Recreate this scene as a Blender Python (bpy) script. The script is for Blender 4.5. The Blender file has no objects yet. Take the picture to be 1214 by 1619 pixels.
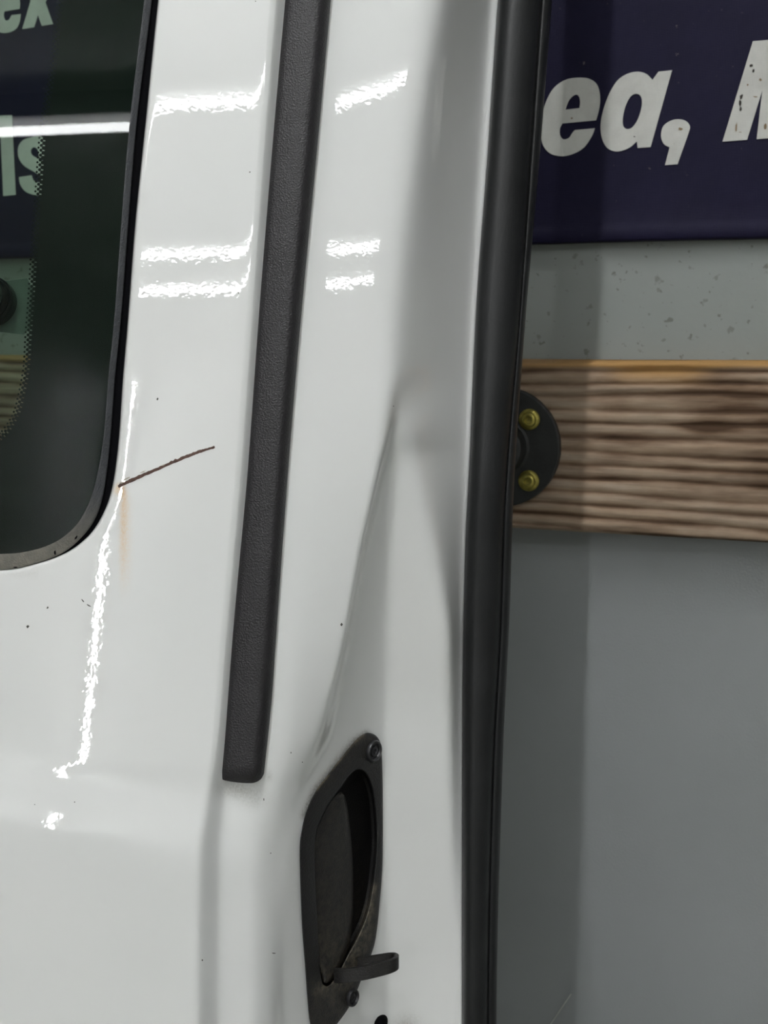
import bpy, bmesh, math, random
import numpy as np
from mathutils import Vector, Matrix

# ------------------------------------------------------------------ camera, world, exposure
SC = bpy.context.scene
COL = SC.collection
F_PX = 1814.0; CX, CY = 607.0, 809.5
PITCH = math.radians(8.9)
CAM = np.array([0.0, 0.0, 1.30])
cd = bpy.data.cameras.new('camera'); cam = bpy.data.objects.new('camera', cd); COL.objects.link(cam)
cam.location = CAM; cam.rotation_euler = (math.pi/2 - PITCH, 0, 0)
cd.sensor_fit = 'HORIZONTAL'; cd.sensor_width = 36; cd.lens = 36*F_PX/1214
cd.clip_start = 0.01; cd.clip_end = 100
cd.dof.use_dof = True; cd.dof.focus_distance = 0.64; cd.dof.aperture_fstop = 24
SC.camera = cam
w = bpy.data.worlds.new('world'); SC.world = w; w.use_nodes = True
w.node_tree.nodes['Background'].inputs[0].default_value = (0.5, 0.55, 0.6, 1)
w.node_tree.nodes['Background'].inputs[1].default_value = 0.3
SC.view_settings.view_transform = 'Standard'; SC.view_settings.look = 'None'
SC.view_settings.gamma = 1; SC.view_settings.use_curve_mapping = False
SC.view_settings.exposure = 1.2
SC.cycles.max_bounces = 8; SC.cycles.use_denoising = True
LAMP_COL = (0.985, 1.0, 1.0)
TUBE_CROSS = 14.0      # radiance of the cross tubes
TUBE_ROW = 85.0        # radiance of the row running away from the wall

# ------------------------------------------------------------------ placing helpers
cp, sp_ = math.cos(PITCH), math.sin(PITCH)
def ray(u, v):
    u = np.asarray(u, float); v = np.asarray(v, float)
    a = (u-CX)/F_PX; b = -(v-CY)/F_PX
    return np.stack([a, cp + b*sp_, -sp_ + b*cp], -1)
TILT = math.radians(12); YAW = math.radians(2.2)
DN = np.array([math.sin(YAW), math.cos(TILT)*math.cos(YAW), -math.sin(TILT)*math.cos(YAW)])   # into the door
DN /= np.linalg.norm(DN)
def pt(u, v, d):
    """door surface: point seen at (u,v), d millimetres behind the outer skin's plane"""
    r = ray(u, v); t = (0.6 + np.asarray(d, float)/1000.0)/(r@DN)
    return CAM + r*t[..., None]
WY = math.radians(20)
WX = np.array([math.cos(WY), -math.sin(WY), 0.0])        # along the wall, to the right
WN = np.array([-math.sin(WY), -math.cos(WY), 0.0])       # out of the wall, to the viewer
W0 = CAM + ray(850, 600)*0.98
def wp(u, v, off=0.0):
    """point on the wall (or off metres in front of it) seen at (u,v)"""
    r = ray(u, v); t = ((W0 + WN*off - CAM)@WN)/(r@WN)
    return CAM + r*np.asarray(t)[..., None]
def wc(p):  # wall coordinates (along, out, up)
    p = np.asarray(p, float); q = p-W0
    return np.stack([q@WX, q@WN, p[..., 2]], -1)
def cw(a, o, z):
    a, o, z = np.broadcast_arrays(np.asarray(a, float), np.asarray(o, float), np.asarray(z, float))
    P = W0 + a[..., None]*WX + o[..., None]*WN
    P = np.array(P); P[..., 2] = z
    return P

def herm(xk, yk, x):
    """monotone cubic through the knots"""
    xk = np.asarray(xk, float); yk = np.asarray(yk, float); x = np.asarray(x, float)
    h = np.diff(xk); s = np.diff(yk)/h
    m = np.zeros(len(xk)); m[0] = s[0]; m[-1] = s[-1]
    for i in range(1, len(xk)-1):
        if s[i-1]*s[i] > 0:
            w1 = 2*h[i]+h[i-1]; w2 = h[i]+2*h[i-1]
            m[i] = (w1+w2)/(w1/s[i-1]+w2/s[i])
    i = np.clip(np.searchsorted(xk, x)-1, 0, len(xk)-2)
    t = np.clip((x-xk[i])/h[i], 0, 1)
    return ((2*t**3-3*t**2+1)*yk[i] + (t**3-2*t**2+t)*h[i]*m[i] + (-2*t**3+3*t**2)*yk[i+1] + (t**3-t**2)*h[i]*m[i+1])
def sstep(a, b, x):
    t = np.clip((np.asarray(x, float)-a)/(b-a), 0, 1); return t*t*(3-2*t)
def cspline(P, n, closed=False):
    """Catmull-Rom through points P, n samples per span"""
    P = np.asarray(P, float); N = len(P); out = []
    for i in range(N if closed else N-1):
        if closed: a, b, c, d = P[(i-1) % N], P[i], P[(i+1) % N], P[(i+2) % N]
        else: a, b, c, d = P[max(i-1, 0)], P[i], P[i+1], P[min(i+2, N-1)]
        for k in range(n):
            t = k/n
            out.append(0.5*((2*b)+(-a+c)*t+(2*a-5*b+4*c-d)*t*t+(-a+3*b-3*c+d)*t**3))
    if not closed: out.append(P[-1])
    return np.array(out)

# ------------------------------------------------------------------ object helpers
def link(name, me, mat=None, parent=None, smooth=True):
    o = bpy.data.objects.new(name, me); COL.objects.link(o)
    if mat is not None and not me.materials: me.materials.append(mat)
    if parent is not None: o.parent = parent
    if smooth:
        for p in me.polygons: p.use_smooth = True
    return o
def mesh(name, V, Fc, mat=None, parent=None, smooth=True, doubles=0, fix=False):
    me = bpy.data.meshes.new(name)
    me.from_pydata([tuple(p) for p in np.asarray(V, float)], [], [tuple(int(i) for i in f) for f in Fc])
    if doubles or fix:
        bm = bmesh.new(); bm.from_mesh(me)
        if doubles: bmesh.ops.remove_doubles(bm, verts=bm.verts, dist=doubles)
        if fix: bmesh.ops.recalc_face_normals(bm, faces=bm.faces)
        bm.to_mesh(me); bm.free()
    me.update()
    return link(name, me, mat, parent, smooth)
def grid_faces(nr, nc, base=0, wrap=False, flip=False):
    out = []
    for i in range(nr-1):
        for j in range(nc if wrap else nc-1):
            a = base+i*nc+j; b = base+i*nc+(j+1) % nc; c = b+nc; d = a+nc
            out.append((a, b, c, d) if flip else (a, d, c, b))
    return out
def grid(name, P, mat=None, parent=None, wrap=False, smooth=True, cap=False, fix=False, **k):
    nr, nc = P.shape[:2]
    Fc = grid_faces(nr, nc, wrap=wrap)
    if cap:
        Fc.append(tuple(range(nc))); Fc.append(tuple((nr-1)*nc+i for i in reversed(range(nc))))
    return mesh(name, P.reshape(-1, 3), Fc, mat, parent, smooth, fix=fix or cap, **k)
def sharp(o, ang=35):
    me = o.data
    bm = bmesh.new(); bm.from_mesh(me)
    for e in bm.edges:
        e.smooth = not (len(e.link_faces) == 2 and e.calc_face_angle(0) > math.radians(ang))
    bm.to_mesh(me); bm.free(); return o
def tag(o, label=None, cat=None, group=None, kind=None):
    if label: o['label'] = label
    if cat: o['category'] = cat
    if group: o['group'] = group
    if kind: o['kind'] = kind
    return o
def empty(name, loc):
    o = bpy.data.objects.new(name, None); COL.objects.link(o); o.location = Vector(loc); o.empty_display_size = 0.05
    return o
def setparent(o, root):       # keep world coordinates baked in the mesh
    o.parent = root; o.matrix_parent_inverse = Matrix.Translation(-root.location); return o
def lathe(prof, C, axis, n=28):
    """prof: (radius, along) list; returns P grid around axis at C"""
    ax = np.asarray(axis, float); ax = ax/np.linalg.norm(ax)
    h = np.array([0, 0, 1.0]) if abs(ax[2]) < .9 else np.array([1.0, 0, 0])
    e1 = np.cross(h, ax); e1 /= np.linalg.norm(e1); e2 = np.cross(ax, e1)
    a = np.linspace(0, 2*math.pi, n, endpoint=False)
    R = np.cos(a)[:, None]*e1+np.sin(a)[:, None]*e2
    return np.array([[np.asarray(C)+r*R[k]+h_*ax for k in range(n)] for r, h_ in prof])
def boxP(a0, a1, o0, o1, z0, z1):
    V = [cw(a, o, z) for a in (a0, a1) for o in (o0, o1) for z in (z0, z1)]
    Fc = [(0, 1, 3, 2), (4, 6, 7, 5), (0, 4, 5, 1), (2, 3, 7, 6), (0, 2, 6, 4), (1, 5, 7, 3)]
    return V, Fc
def wallbox(name, a0, a1, o0, o1, z0, z1, mat, parent=None, bevel=0):
    V, Fc = boxP(a0, a1, o0, o1, z0, z1)
    o = mesh(name, V, Fc, mat, parent, smooth=False, fix=True)
    if bevel:
        m = o.modifiers.new('b', 'BEVEL'); m.width = bevel; m.segments = 3
    return o
def fill2d(name, loops, fn, mat, parent=None, thick=None, smooth=False):
    """flat shape from closed loops in pixels (first outer, rest holes); fn maps (u,v)->3D; thick: second fn for the back"""
    bm = bmesh.new(); edges = []; allv = []
    for L in loops:
        vs = [bm.verts.new((x, -y, 0)) for x, y in L]
        allv += vs
        for i in range(len(vs)): edges.append(bm.edges.new((vs[i], vs[(i+1) % len(vs)])))
    bmesh.ops.triangle_fill(bm, use_beauty=True, use_dissolve=False, edges=edges)
    bm.verts.index_update(); bm.verts.ensure_lookup_table()
    uv = np.array([[q.co.x, -q.co.y] for q in bm.verts]); tris = [[q.index for q in f.verts] for f in bm.faces]
    norm = [f.normal.z if f.normal.length else f.calc_area() for f in bm.faces]
    bm.free()
    Vf = fn(uv[:, 0], uv[:, 1]); n = len(Vf)
    if thick is None:
        return mesh(name, Vf, tris, mat, parent, smooth, fix=False)
    Vb = thick(uv[:, 0], uv[:, 1])
    Fc = [tuple(t) for t in tris]+[tuple(n+i for i in reversed(t)) for t in tris]
    k = 0
    for L in loops:
        m = len(L)
        for i in range(m):
            a, b = k+i, k+(i+1) % m; Fc.append((a, b, n+b, n+a))
        k += m
    return mesh(name, np.vstack([Vf, Vb]), Fc, mat, parent, smooth, fix=True)

# ------------------------------------------------------------------ materials
def mat_new(name):
    m = bpy.data.materials.new(name); m.use_nodes = True
    nt = m.node_tree; return m, nt, nt.nodes['Principled BSDF']
def N(nt, t, **k):
    n = nt.nodes.new(t)
    for a, b in k.items(): setattr(n, a, b)
    return n
def noise(nt, scale, detail=3, rough=.5, vec=None, stretch=None):
    n = N(nt, 'ShaderNodeTexNoise'); n.inputs['Scale'].default_value = scale; n.inputs['Detail'].default_value = detail
    n.inputs['Roughness'].default_value = rough
    if vec is None:
        tc = N(nt, 'ShaderNodeTexCoord'); vec = tc.outputs['Object']
    if stretch:
        mp = N(nt, 'ShaderNodeMapping'); nt.links.new(vec, mp.inputs['Vector']); mp.inputs['Scale'].default_value = stretch
        if len(stretch) == 3 and stretch is not None: pass
        vec = mp.outputs['Vector']
    nt.links.new(vec, n.inputs['Vector']); return n
def ramp(nt, fac, stops):
    r = N(nt, 'ShaderNodeValToRGB'); e = r.color_ramp.elements
    while len(e) < len(stops): e.new(.5)
    for i, (p, c) in enumerate(stops):
        e[i].position = p; e[i].color = (*c, 1) if len(c) == 3 else c
    nt.links.new(fac, r.inputs['Fac']); return r
def bump(nt, h, dist, strength=1.0, normal=None):
    b = N(nt, 'ShaderNodeBump'); b.inputs['Distance'].default_value = dist; b.inputs['Strength'].default_value = strength
    nt.links.new(h, b.inputs['Height'])
    if normal is not None: nt.links.new(normal, b.inputs['Normal'])
    return b
def mix(nt, fac, a, b):
    m = N(nt, 'ShaderNodeMix', data_type='RGBA')
    for s, v in ((m.inputs[0], fac), (m.inputs[6], a), (m.inputs[7], b)):
        if hasattr(v, 'node'): nt.links.new(v, s)
        else: s.default_value = v if not isinstance(v, tuple) else (*v, 1)
    return m.outputs[2]
def simple(name, col, rough, metal=0, var=.15, vscale=60, bscale=0, bdist=0, coat=0, spec=.5):
    m, nt, b = mat_new(name)
    n = noise(nt, vscale, 4)
    c0 = tuple(x*(1-var) for x in col); c1 = tuple(min(1, x*(1+var)) for x in col)
    r = ramp(nt, n.outputs['Fac'], [(.3, c0), (.7, c1)])
    nt.links.new(r.outputs['Color'], b.inputs['Base Color'])
    b.inputs['Roughness'].default_value = rough; b.inputs['Metallic'].default_value = metal
    b.inputs['Coat Weight'].default_value = coat; b.inputs['Specular IOR Level'].default_value = spec
    if bscale:
        nb = noise(nt, bscale, 3); bb = bump(nt, nb.outputs['Fac'], bdist); nt.links.new(bb.outputs['Normal'], b.inputs['Normal'])
    return m

def paint_mat():
    m, nt, b = mat_new('white_car_paint')
    at = N(nt, 'ShaderNodeAttribute', attribute_name='stain')
    sep = N(nt, 'ShaderNodeSeparateColor'); nt.links.new(at.outputs['Color'], sep.inputs[0])
    n = noise(nt, 8, 2); r = ramp(nt, n.outputs['Fac'], [(.3, (.75, .76, .752)), (.7, (.775, .78, .772))])
    nd = noise(nt, 900, 3, .7)
    def gate(ch, lo, hi):
        mm = N(nt, 'ShaderNodeMath', operation='MULTIPLY'); rr = ramp(nt, nd.outputs['Fac'], [(lo, (.35,)*3), (hi, (1.,)*3)])
        nt.links.new(ch, mm.inputs[0]); nt.links.new(rr.outputs['Color'], mm.inputs[1]); return mm.outputs[0]
    c = mix(nt, gate(sep.outputs[0], .3, .6), r.outputs['Color'], (.72, .46, .20))     # rust run
    c = mix(nt, gate(sep.outputs[1], .35, .65), c, (.17, .155, .11))                   # grime
    nt.links.new(c, b.inputs['Base Color'])
    b.inputs['Roughness'].default_value = .45; b.inputs['Specular IOR Level'].default_value = .2
    b.inputs['Coat Weight'].default_value = 1.0; b.inputs['Coat Roughness'].default_value = .006
    n1 = noise(nt, 360, 1, .5)
    bb = bump(nt, n1.outputs['Fac'], .0000115)
    nt.links.new(bb.outputs['Normal'], b.inputs['Coat Normal'])
    return m
M_PAINT = paint_mat()

def glass_mat():
    m, nt, b = mat_new('tinted_glass'); nt.nodes.remove(b)
    out = nt.nodes['Material Output']
    fr = N(nt, 'ShaderNodeFresnel'); fr.inputs['IOR'].default_value = 1.43
    tr = N(nt, 'ShaderNodeBsdfTransparent'); tr.inputs[0].default_value = (.62, .80, .68, 1)
    gl = N(nt, 'ShaderNodeBsdfGlossy'); gl.inputs['Roughness'].default_value = 0.0
    mx = N(nt, 'ShaderNodeMixShader')
    nt.links.new(fr.outputs[0], mx.inputs[0]); nt.links.new(tr.outputs[0], mx.inputs[1]); nt.links.new(gl.outputs[0], mx.inputs[2])
    nt.links.new(mx.outputs[0], out.inputs[0]); return m
M_GLASS = glass_mat()
M_FRIT = simple('black_ceramic_frit', (.004, .005, .005), .6, spec=.1)

M_RUBBER = simple('black_rubber', (.003, .003, .004), .85, spec=.05)
def grained(name, col, rough, dirt=None, lo=.38, lv=0.0):
    m, nt, b = mat_new(name)
    n = noise(nt, 90, 5, .6)
    r = ramp(nt, n.outputs['Fac'], [(.3, tuple(x*.8 for x in col)), (.72, tuple(x*1.25 for x in col))])
    c = r.outputs['Color']
    if dirt:
        at = N(nt, 'ShaderNodeAttribute', attribute_name='stain'); sep = N(nt, 'ShaderNodeSeparateColor')
        nt.links.new(at.outputs['Color'], sep.inputs[0])
        nd = noise(nt, 260, 5, .7); rr = ramp(nt, nd.outputs['Fac'], [(lo, (lv,)*3), (.68, (1.,)*3)])
        mm = N(nt, 'ShaderNodeMath', operation='MULTIPLY'); nt.links.new(sep.outputs[0], mm.inputs[0]); nt.links.new(rr.outputs['Color'], mm.inputs[1])
        c = mix(nt, mm.outputs[0], c, dirt)
    nt.links.new(c, b.inputs['Base Color']); b.inputs['Roughness'].default_value = rough
    v = N(nt, 'ShaderNodeTexVoronoi'); v.inputs['Scale'].default_value = 1100
    tc = N(nt, 'ShaderNodeTexCoord'); nt.links.new(tc.outputs['Object'], v.inputs['Vector'])
    bb = bump(nt, v.outputs['Distance'], .00022); nt.links.new(bb.outputs['Normal'], b.inputs['Normal'])
    return m
M_MOULD = grained('grained_black_plastic', (.016, .0145, .0165), .5)
M_HANDLE = grained('dusty_black_plastic', (.0065, .006, .0065), .55, dirt=(.17, .145, .10))
M_CHAMFER = grained('grey_glass_edge', (.038, .041, .046), .5, dirt=(.26, .245, .205), lo=.3, lv=.6)
M_SEAL = simple('seal_rubber', (.012, .0125, .0132), .42, var=.25, vscale=25, bscale=700, bdist=.0001, spec=.3)
M_STEEL = simple('dull_steel', (.30, .30, .31), .35, metal=1)
M_BLACKMETAL = simple('black_painted_metal', (.02, .021, .021), .5, var=.3, bscale=300, bdist=.0003)
M_BRASS = simple('yellow_zinc', (.42, .36, .09), .38, metal=.8, var=.3, vscale=200)
M_SCRATCH = simple('bare_rusted_metal', (.105, .058, .045), .75, var=.35, vscale=700, bscale=1500, bdist=.0004)
M_CHIP = simple('dark_chip', (.07, .07, .06), .7)

def wall_mat():
    m, nt, b = mat_new('pitted_painted_wall')
    n = noise(nt, 5, 4); r = ramp(nt, n.outputs['Fac'], [(.3, (.235, .262, .250)), (.7, (.29, .308, .297))])
    v = N(nt, 'ShaderNodeTexNoise'); v.inputs['Scale'].default_value = 95; v.inputs['Detail'].default_value = 2
    tc = N(nt, 'ShaderNodeTexCoord'); nt.links.new(tc.outputs['Object'], v.inputs['Vector'])
    pit = ramp(nt, v.outputs['Fac'], [(.0, (1, 1, 1)), (.28, (1, 1, 1)), (.33, (0, 0, 0)), (1, (0, 0, 0))])
    n2 = noise(nt, 150, 2); r2 = ramp(nt, n2.outputs['Fac'], [(.27, (1, 1, 1)), (.33, (0, 0, 0))])
    c = mix(nt, pit.outputs['Color'], r.outputs['Color'], (.19, .20, .185))
    c = mix(nt, r2.outputs['Color'], c, (.16, .165, .15))
    nt.links.new(c, b.inputs['Base Color']); b.inputs['Roughness'].default_value = .6
    nb = noise(nt, 60, 5); bb = bump(nt, nb.outputs['Fac'], .001, .5)
    nt.links.new(bb.outputs['Normal'], b.inputs['Normal']); return m
M_WALL = wall_mat()
M_PANEL = simple('smooth_grey_panel', (.285, .30, .305), .42, var=.05, vscale=6, bscale=500, bdist=.00015)
M_PLASTER = simple('plain_plaster', (.55, .555, .55), .8, var=.05, vscale=3)
M_CEIL = simple('ceiling_paint', (.55, .555, .55), .85, var=.06, vscale=3)
M_FLOOR = simple('workshop_floor', (.30, .30, .25), .6, var=.15, vscale=4)

def wood_mat():
    m, nt, b = mat_new('weathered_wood')
    at = N(nt, 'ShaderNodeAttribute', attribute_name='grain'); sep = N(nt, 'ShaderNodeSeparateColor')
    nt.links.new(at.outputs['Color'], sep.inputs[0])
    n = noise(nt, 7, 6, .65)
    base = ramp(nt, sep.outputs[0], [(0.0, (.08, .045, .025)), (.25, (.20, .13, .085)), (.55, (.36, .27, .195)), (1, (.47, .39, .31))])
    # fibre grain, stretched along the beam
    uvn = N(nt, 'ShaderNodeCombineXYZ'); nt.links.new(sep.outputs[1], uvn.inputs[0]); nt.links.new(sep.outputs[2], uvn.inputs[1])
    mp = N(nt, 'ShaderNodeMapping'); nt.links.new(uvn.outputs[0], mp.inputs[0]); mp.inputs['Scale'].default_value = (14, 130, 1)
    fb = N(nt, 'ShaderNodeTexNoise'); fb.inputs['Scale'].default_value = 1; fb.inputs['Detail'].default_value = 6; fb.inputs['Roughness'].default_value = .7
    nt.links.new(mp.outputs[0], fb.inputs['Vector'])
    fr = ramp(nt, fb.outputs['Fac'], [(.25, (.45, .42, .40)), (.5, (.88, .86, .84)), (.78, (1.25, 1.22, 1.18))])
    mu = N(nt, 'ShaderNodeMix', data_type='RGBA', blend_type='MULTIPLY'); mu.inputs[0].default_value = 1
    nt.links.new(base.outputs['Color'], mu.inputs[6]); nt.links.new(fr.outputs['Color'], mu.inputs[7])
    st = ramp(nt, n.outputs['Fac'], [(.38, (.55, .5, .47)), (.55, (1, 1, 1))])
    mu2 = N(nt, 'ShaderNodeMix', data_type='RGBA', blend_type='MULTIPLY'); mu2.inputs[0].default_value = .45
    nt.links.new(mu.outputs[2], mu2.inputs[6]); nt.links.new(st.outputs['Color'], mu2.inputs[7])
    # fresh, ochre wood where the top arris is broken
    fa = N(nt, 'ShaderNodeAttribute', attribute_name='fresh')
    c = mix(nt, fa.outputs['Fac'], mu2.outputs[2], (.42, .24, .09))
    nt.links.new(c, b.inputs['Base Color']); b.inputs['Roughness'].default_value = .8; b.inputs['Specular IOR Level'].default_value = .25
    bb = bump(nt, fb.outputs['Fac'], .0012, .7); nt.links.new(bb.outputs['Normal'], b.inputs['Normal']); return m
M_WOOD = wood_mat()

def banner_mat(name, col):
    m, nt, b = mat_new(name)
    tc = N(nt, 'ShaderNodeTexCoord')
    rot = N(nt, 'ShaderNodeMapping'); rot.inputs['Rotation'].default_value = (0, 0, WY); nt.links.new(tc.outputs['Object'], rot.inputs[0])
    wx = N(nt, 'ShaderNodeTexWave', bands_direction='X'); wx.inputs['Scale'].default_value = 260
    wz = N(nt, 'ShaderNodeTexWave', bands_direction='Z'); wz.inputs['Scale'].default_value = 260
    for q in (wx, wz): nt.links.new(rot.outputs[0], q.inputs[0])
    ad = N(nt, 'ShaderNodeMath', operation='ADD'); nt.links.new(wx.outputs['Fac'], ad.inputs[0]); nt.links.new(wz.outputs['Fac'], ad.inputs[1])
    bb = bump(nt, ad.outputs[0], .0002, .5); nt.links.new(bb.outputs['Normal'], b.inputs['Normal'])
    n = noise(nt, 30, 5, .65); r = ramp(nt, n.outputs['Fac'], [(.3, tuple(x*.86 for x in col)), (.7, tuple(x*1.1 for x in col))])
    sp = noise(nt, 190, 2); r2 = ramp(nt, sp.outputs['Fac'], [(.74, (0, 0, 0)), (.80, (.35, .35, .35))])
    c = mix(nt, r2.outputs['Color'], r.outputs['Color'], (.25, .23, .22))
    nt.links.new(c, b.inputs['Base Color']); b.inputs['Roughness'].default_value = .5; b.inputs['Specular IOR Level'].default_value = .12
    return m
M_NAVY = banner_mat('navy_banner_vinyl', (.012, .0105, .032))
M_WHITEINK = banner_mat('off_white_print', (.60, .60, .57))

def emit_mat(name, col, s):
    m, nt, b = mat_new(name)
    b.inputs['Base Color'].default_value = (.8, .8, .8, 1)
    b.inputs['Emission Color'].default_value = (*col, 1); b.inputs['Emission Strength'].default_value = s
    return m
M_TUBEC = emit_mat('lit_tube_cross', LAMP_COL, TUBE_CROSS)
M_TUBER = emit_mat('lit_tube_row', LAMP_COL, TUBE_ROW)
M_HOUSING = simple('white_lamp_housing', (.25, .25, .25), .6)

# ------------------------------------------------------------------ room shell
CEIL_Z = 2.90
def slab(name, a0, a1, o0, o1, z0, z1, mat): return tag(wallbox(name, a0, a1, o0, o1, z0, z1, mat), kind='structure')
z_split = float(wp(850, 700)[2])
slab('floor', -4, 3.0, -.2, 16.2, -.1, 0, M_FLOOR)
slab('ceiling', -4, 3.0, -.2, 16.2, CEIL_Z, CEIL_Z+.1, M_CEIL)
slab('wall_left', -4.1, -4, -.2, 16.2, 0, CEIL_Z, M_PLASTER)
slab('wall_right', 3.0, 3.1, -.2, 16.2, 0, CEIL_Z, M_PLASTER)
slab('wall_front', -4, 3.0, 16.1, 16.2, 0, CEIL_Z, M_PLASTER)
wall = slab('wall_back', -4, 3.0, -.12, 0, 0, CEIL_Z, M_WALL)
# smooth grey cladding of the lower wall, behind the beam
lp = wallbox('lower_panel', -3.99, 2.99, -.001, .004, .12, z_split, M_PANEL); setparent(lp, wall)
P0, P1 = wp(866, 1626, .006), wp(903, 1571, .006)
ax = (P1-P0); L = np.linalg.norm(ax)
sc_ = mesh('scratch', *(lambda P: (P.reshape(-1, 3), grid_faces(*P.shape[:2], wrap=True)))(lathe([(.0001, 0), (.0005, .001), (.0005, L-.001), (.0001, L)], P0, ax, 6)),
           simple('pale_scratch', (.55, .55, .52), .6))
setparent(sc_, wall); sc_['label'] = 'fine pale line on the lower grey wall'

# ------------------------------------------------------------------ lamps
def tube_lamp(name, c, direction, length, label, mat, r=.012, group='ceiling tube lights'):
    c = np.asarray(c, float); d = np.asarray(direction, float); d /= np.linalg.norm(d)
    root = empty(name, c); tag(root, label, 'ceiling light', group)
    P = lathe([(.001, -length/2), (r, -length/2+.001), (r, length/2-.001), (.001, length/2)], c, d, 16)
    t = grid('tube', P, wrap=True, mat=mat); setparent(t, root)
    side = np.cross(d, [0, 0, 1.]); side /= np.linalg.norm(side)
    V = []
    for s in (-1, 1):
        for k in (-1, 1):
            for zz in (r+.008, CEIL_Z-c[2]):
                V.append(c+d*s*(length/2+.02)+side*k*.035+np.array([0, 0, zz]))
    Fc = [(0, 1, 3, 2), (4, 6, 7, 5), (0, 4, 5, 1), (2, 3, 7, 6), (0, 2, 6, 4), (1, 5, 7, 3)]
    h = mesh('housing', V, Fc, M_HOUSING, smooth=False, fix=True); setparent(h, root)
    for s in (-1, 1):
        P = lathe([(.001, 0), (r+.003, 0), (r+.003, .02), (.001, .02)], c+d*s*length/2-(d*.02 if s < 0 else 0), d, 16)
        e = grid('end_cap', P, wrap=True, mat=M_HOUSING, smooth=False); setparent(e, root)
        V2 = []
        for q in (-.01, .01):
            for k in (-.012, .012):
                for zz in (0, r+.012): V2.append(c+d*(s*(length/2+.008)+q)+side*k+np.array([0, 0, zz]))
        b = mesh('holder', V2, Fc, M_HOUSING, smooth=False, fix=True); setparent(b, root)
    return root
LZ = CEIL_Z-.09
tube_lamp('tube_light', (-.25, -1.415, LZ), (1, .02, 0), 2.8, 'lit fluorescent tube across the room, nearest the door', M_TUBEC)
tube_lamp('tube_light', (.10, -2.27, LZ), (1, 0, 0), 2.36, 'lit fluorescent tube across the room, second from the door', M_TUBEC)
tube_lamp('tube_light', (.08, -2.55, LZ), (1, -.005, 0), 2.48, 'lit fluorescent tube across the room, third from the door', M_TUBEC)
E0 = pt(815, 700, 110)
for i, (s, ln, lab) in enumerate([(.95, 1.0, 'nearest the wall'), (5.6, 2.4, 'second from the wall'), (8.1, 2.4, 'third from the wall'), (10.6, 2.4, 'fourth from the wall'), (13.1, 2.4, 'farthest from the wall')]):
    c = E0+WN*s; c[2] = LZ
    tube_lamp('tube_light', c, WN, ln, 'lit fluorescent tube running away from the banner wall, '+lab, M_TUBER)

# ------------------------------------------------------------------ things on the wall
# navy banner with its hem
OB = .010
def bn_z(u, v): return wp(u, v, OB)
zb0 = wc(wp(850, 388, OB)); zb1 = wc(wp(1214, 378, OB))
zbot = float((zb0[2]+zb1[2])/2)
aa = np.concatenate([np.linspace(-1.6, -.35, 30), np.linspace(-.33, .9, 90)])
zz = np.concatenate([[zbot, zbot, zbot+.0005, zbot+.002, zbot+.010, zbot+.012, zbot+.016], np.linspace(zbot+.03, zbot+1.1, 30)])
oo = np.concatenate([[.001, OB-.001, OB+.0015, OB+.0025, OB+.0025, OB+.0008, OB], np.full(30, OB)])
A, Z = np.meshgrid(aa, zz); O = np.repeat(oo[:, None], len(aa), 1)
wav = .0008*np.sin(A*23)+.0005*np.sin(A*61+1)
O = O+wav*(oo > .005)[:, None]*(Z < zbot+.02)
Z = Z+.0012*np.sin(A*9+1)*(Z < zbot+.02)
banner = empty('banner', cw(.2, .01, zbot)); tag(banner, 'navy blue vinyl banner with bold white lettering above the wooden beam', 'banner')
sh = grid('sheet', cw(A, O, Z), M_NAVY); setparent(sh, banner)
bk = wallbox('sheet_back', -1.6, .9, .002, .004, zbot+.002, zbot+1.1, M_NAVY); setparent(bk, banner)
def glyph(loops, name='letter', s=1, org=(0, 0), lab=None, smooth_n=5, straight=False):
    LL = []
    for L in loops:
        pts = [(org[0]+x/s, org[1]+y/s) for x, y in L]
        LL.append(cr(pts, smooth_n))
    o = fill2d(name, LL, lambda u, v: wp(u, v, OB+.0009), M_WHITEINK)
    for p in o.data.polygons: p.use_smooth = False
    setparent(o, banner)
    if lab: o['label'] = lab
    return o
def cr(pts, n):
    """smooth closed loop; a repeated point marks a sharp corner"""
    segs = []; P = []
    for p in pts:
        if P and P[-1][0] == p: P[-1] = (p, True)
        else: P.append((p, False))
    if len(P) > 1 and P[0][0] == P[-1][0]: P[0] = (P[0][0], True); P.pop()
    Nn = len(P); out = []
    for i in range(Nn):
        b, sb = P[i]; c, sc = P[(i+1) % Nn]
        a = P[i-1][0] if not sb else b; d = P[(i+2) % Nn][0] if not sc else c
        if sb and sc: out.append(b); continue
        a, b_, c_, d = map(lambda q: np.array(q, float), (a, b, c, d))
        for k in range(n):
            t = k/n
            q = 0.5*((2*b_)+(-a+c_)*t+(2*a-5*b_+4*c_-d)*t*t+(-a+3*b_-3*c_+d)*t**3); out.append(tuple(q))
    return out
def dd(*pts):  # all corners sharp
    r = []
    for p in pts: r += [p, p]
    return r
e_out = [(250,138),(305,148),(340,180),(353,240),(348,300)]+dd((332,358),(160,374))+[(147,400),(148,435),(165,455),(192,448),(208,425)]+dd((222,408),(326,398))+[(310,440),(272,495),(220,528),(160,542),(100,530),(62,490),(48,430),(52,350),(72,270),(112,195),(175,150)]
e_in = dd((175,303),(246,295))+[(250,265),(245,238),(230,226),(208,238),(190,262)]
glyph([e_out, e_in], s=3.246, org=(840, 80), lab='white slanted letter e, half in shade')
a_out = dd((722,100),(612,495),(545,500),(541,466))+[(500,500),(440,518),(390,500),(362,450),(355,380),(370,300),(400,220),(440,155),(490,120),(545,108),(590,120)]+dd((621,150),(652,108))
a_in = [(540,222),(563,238),(566,285),(547,350),(518,393),(490,402),(471,385),(470,340),(485,280),(510,235)]
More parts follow.
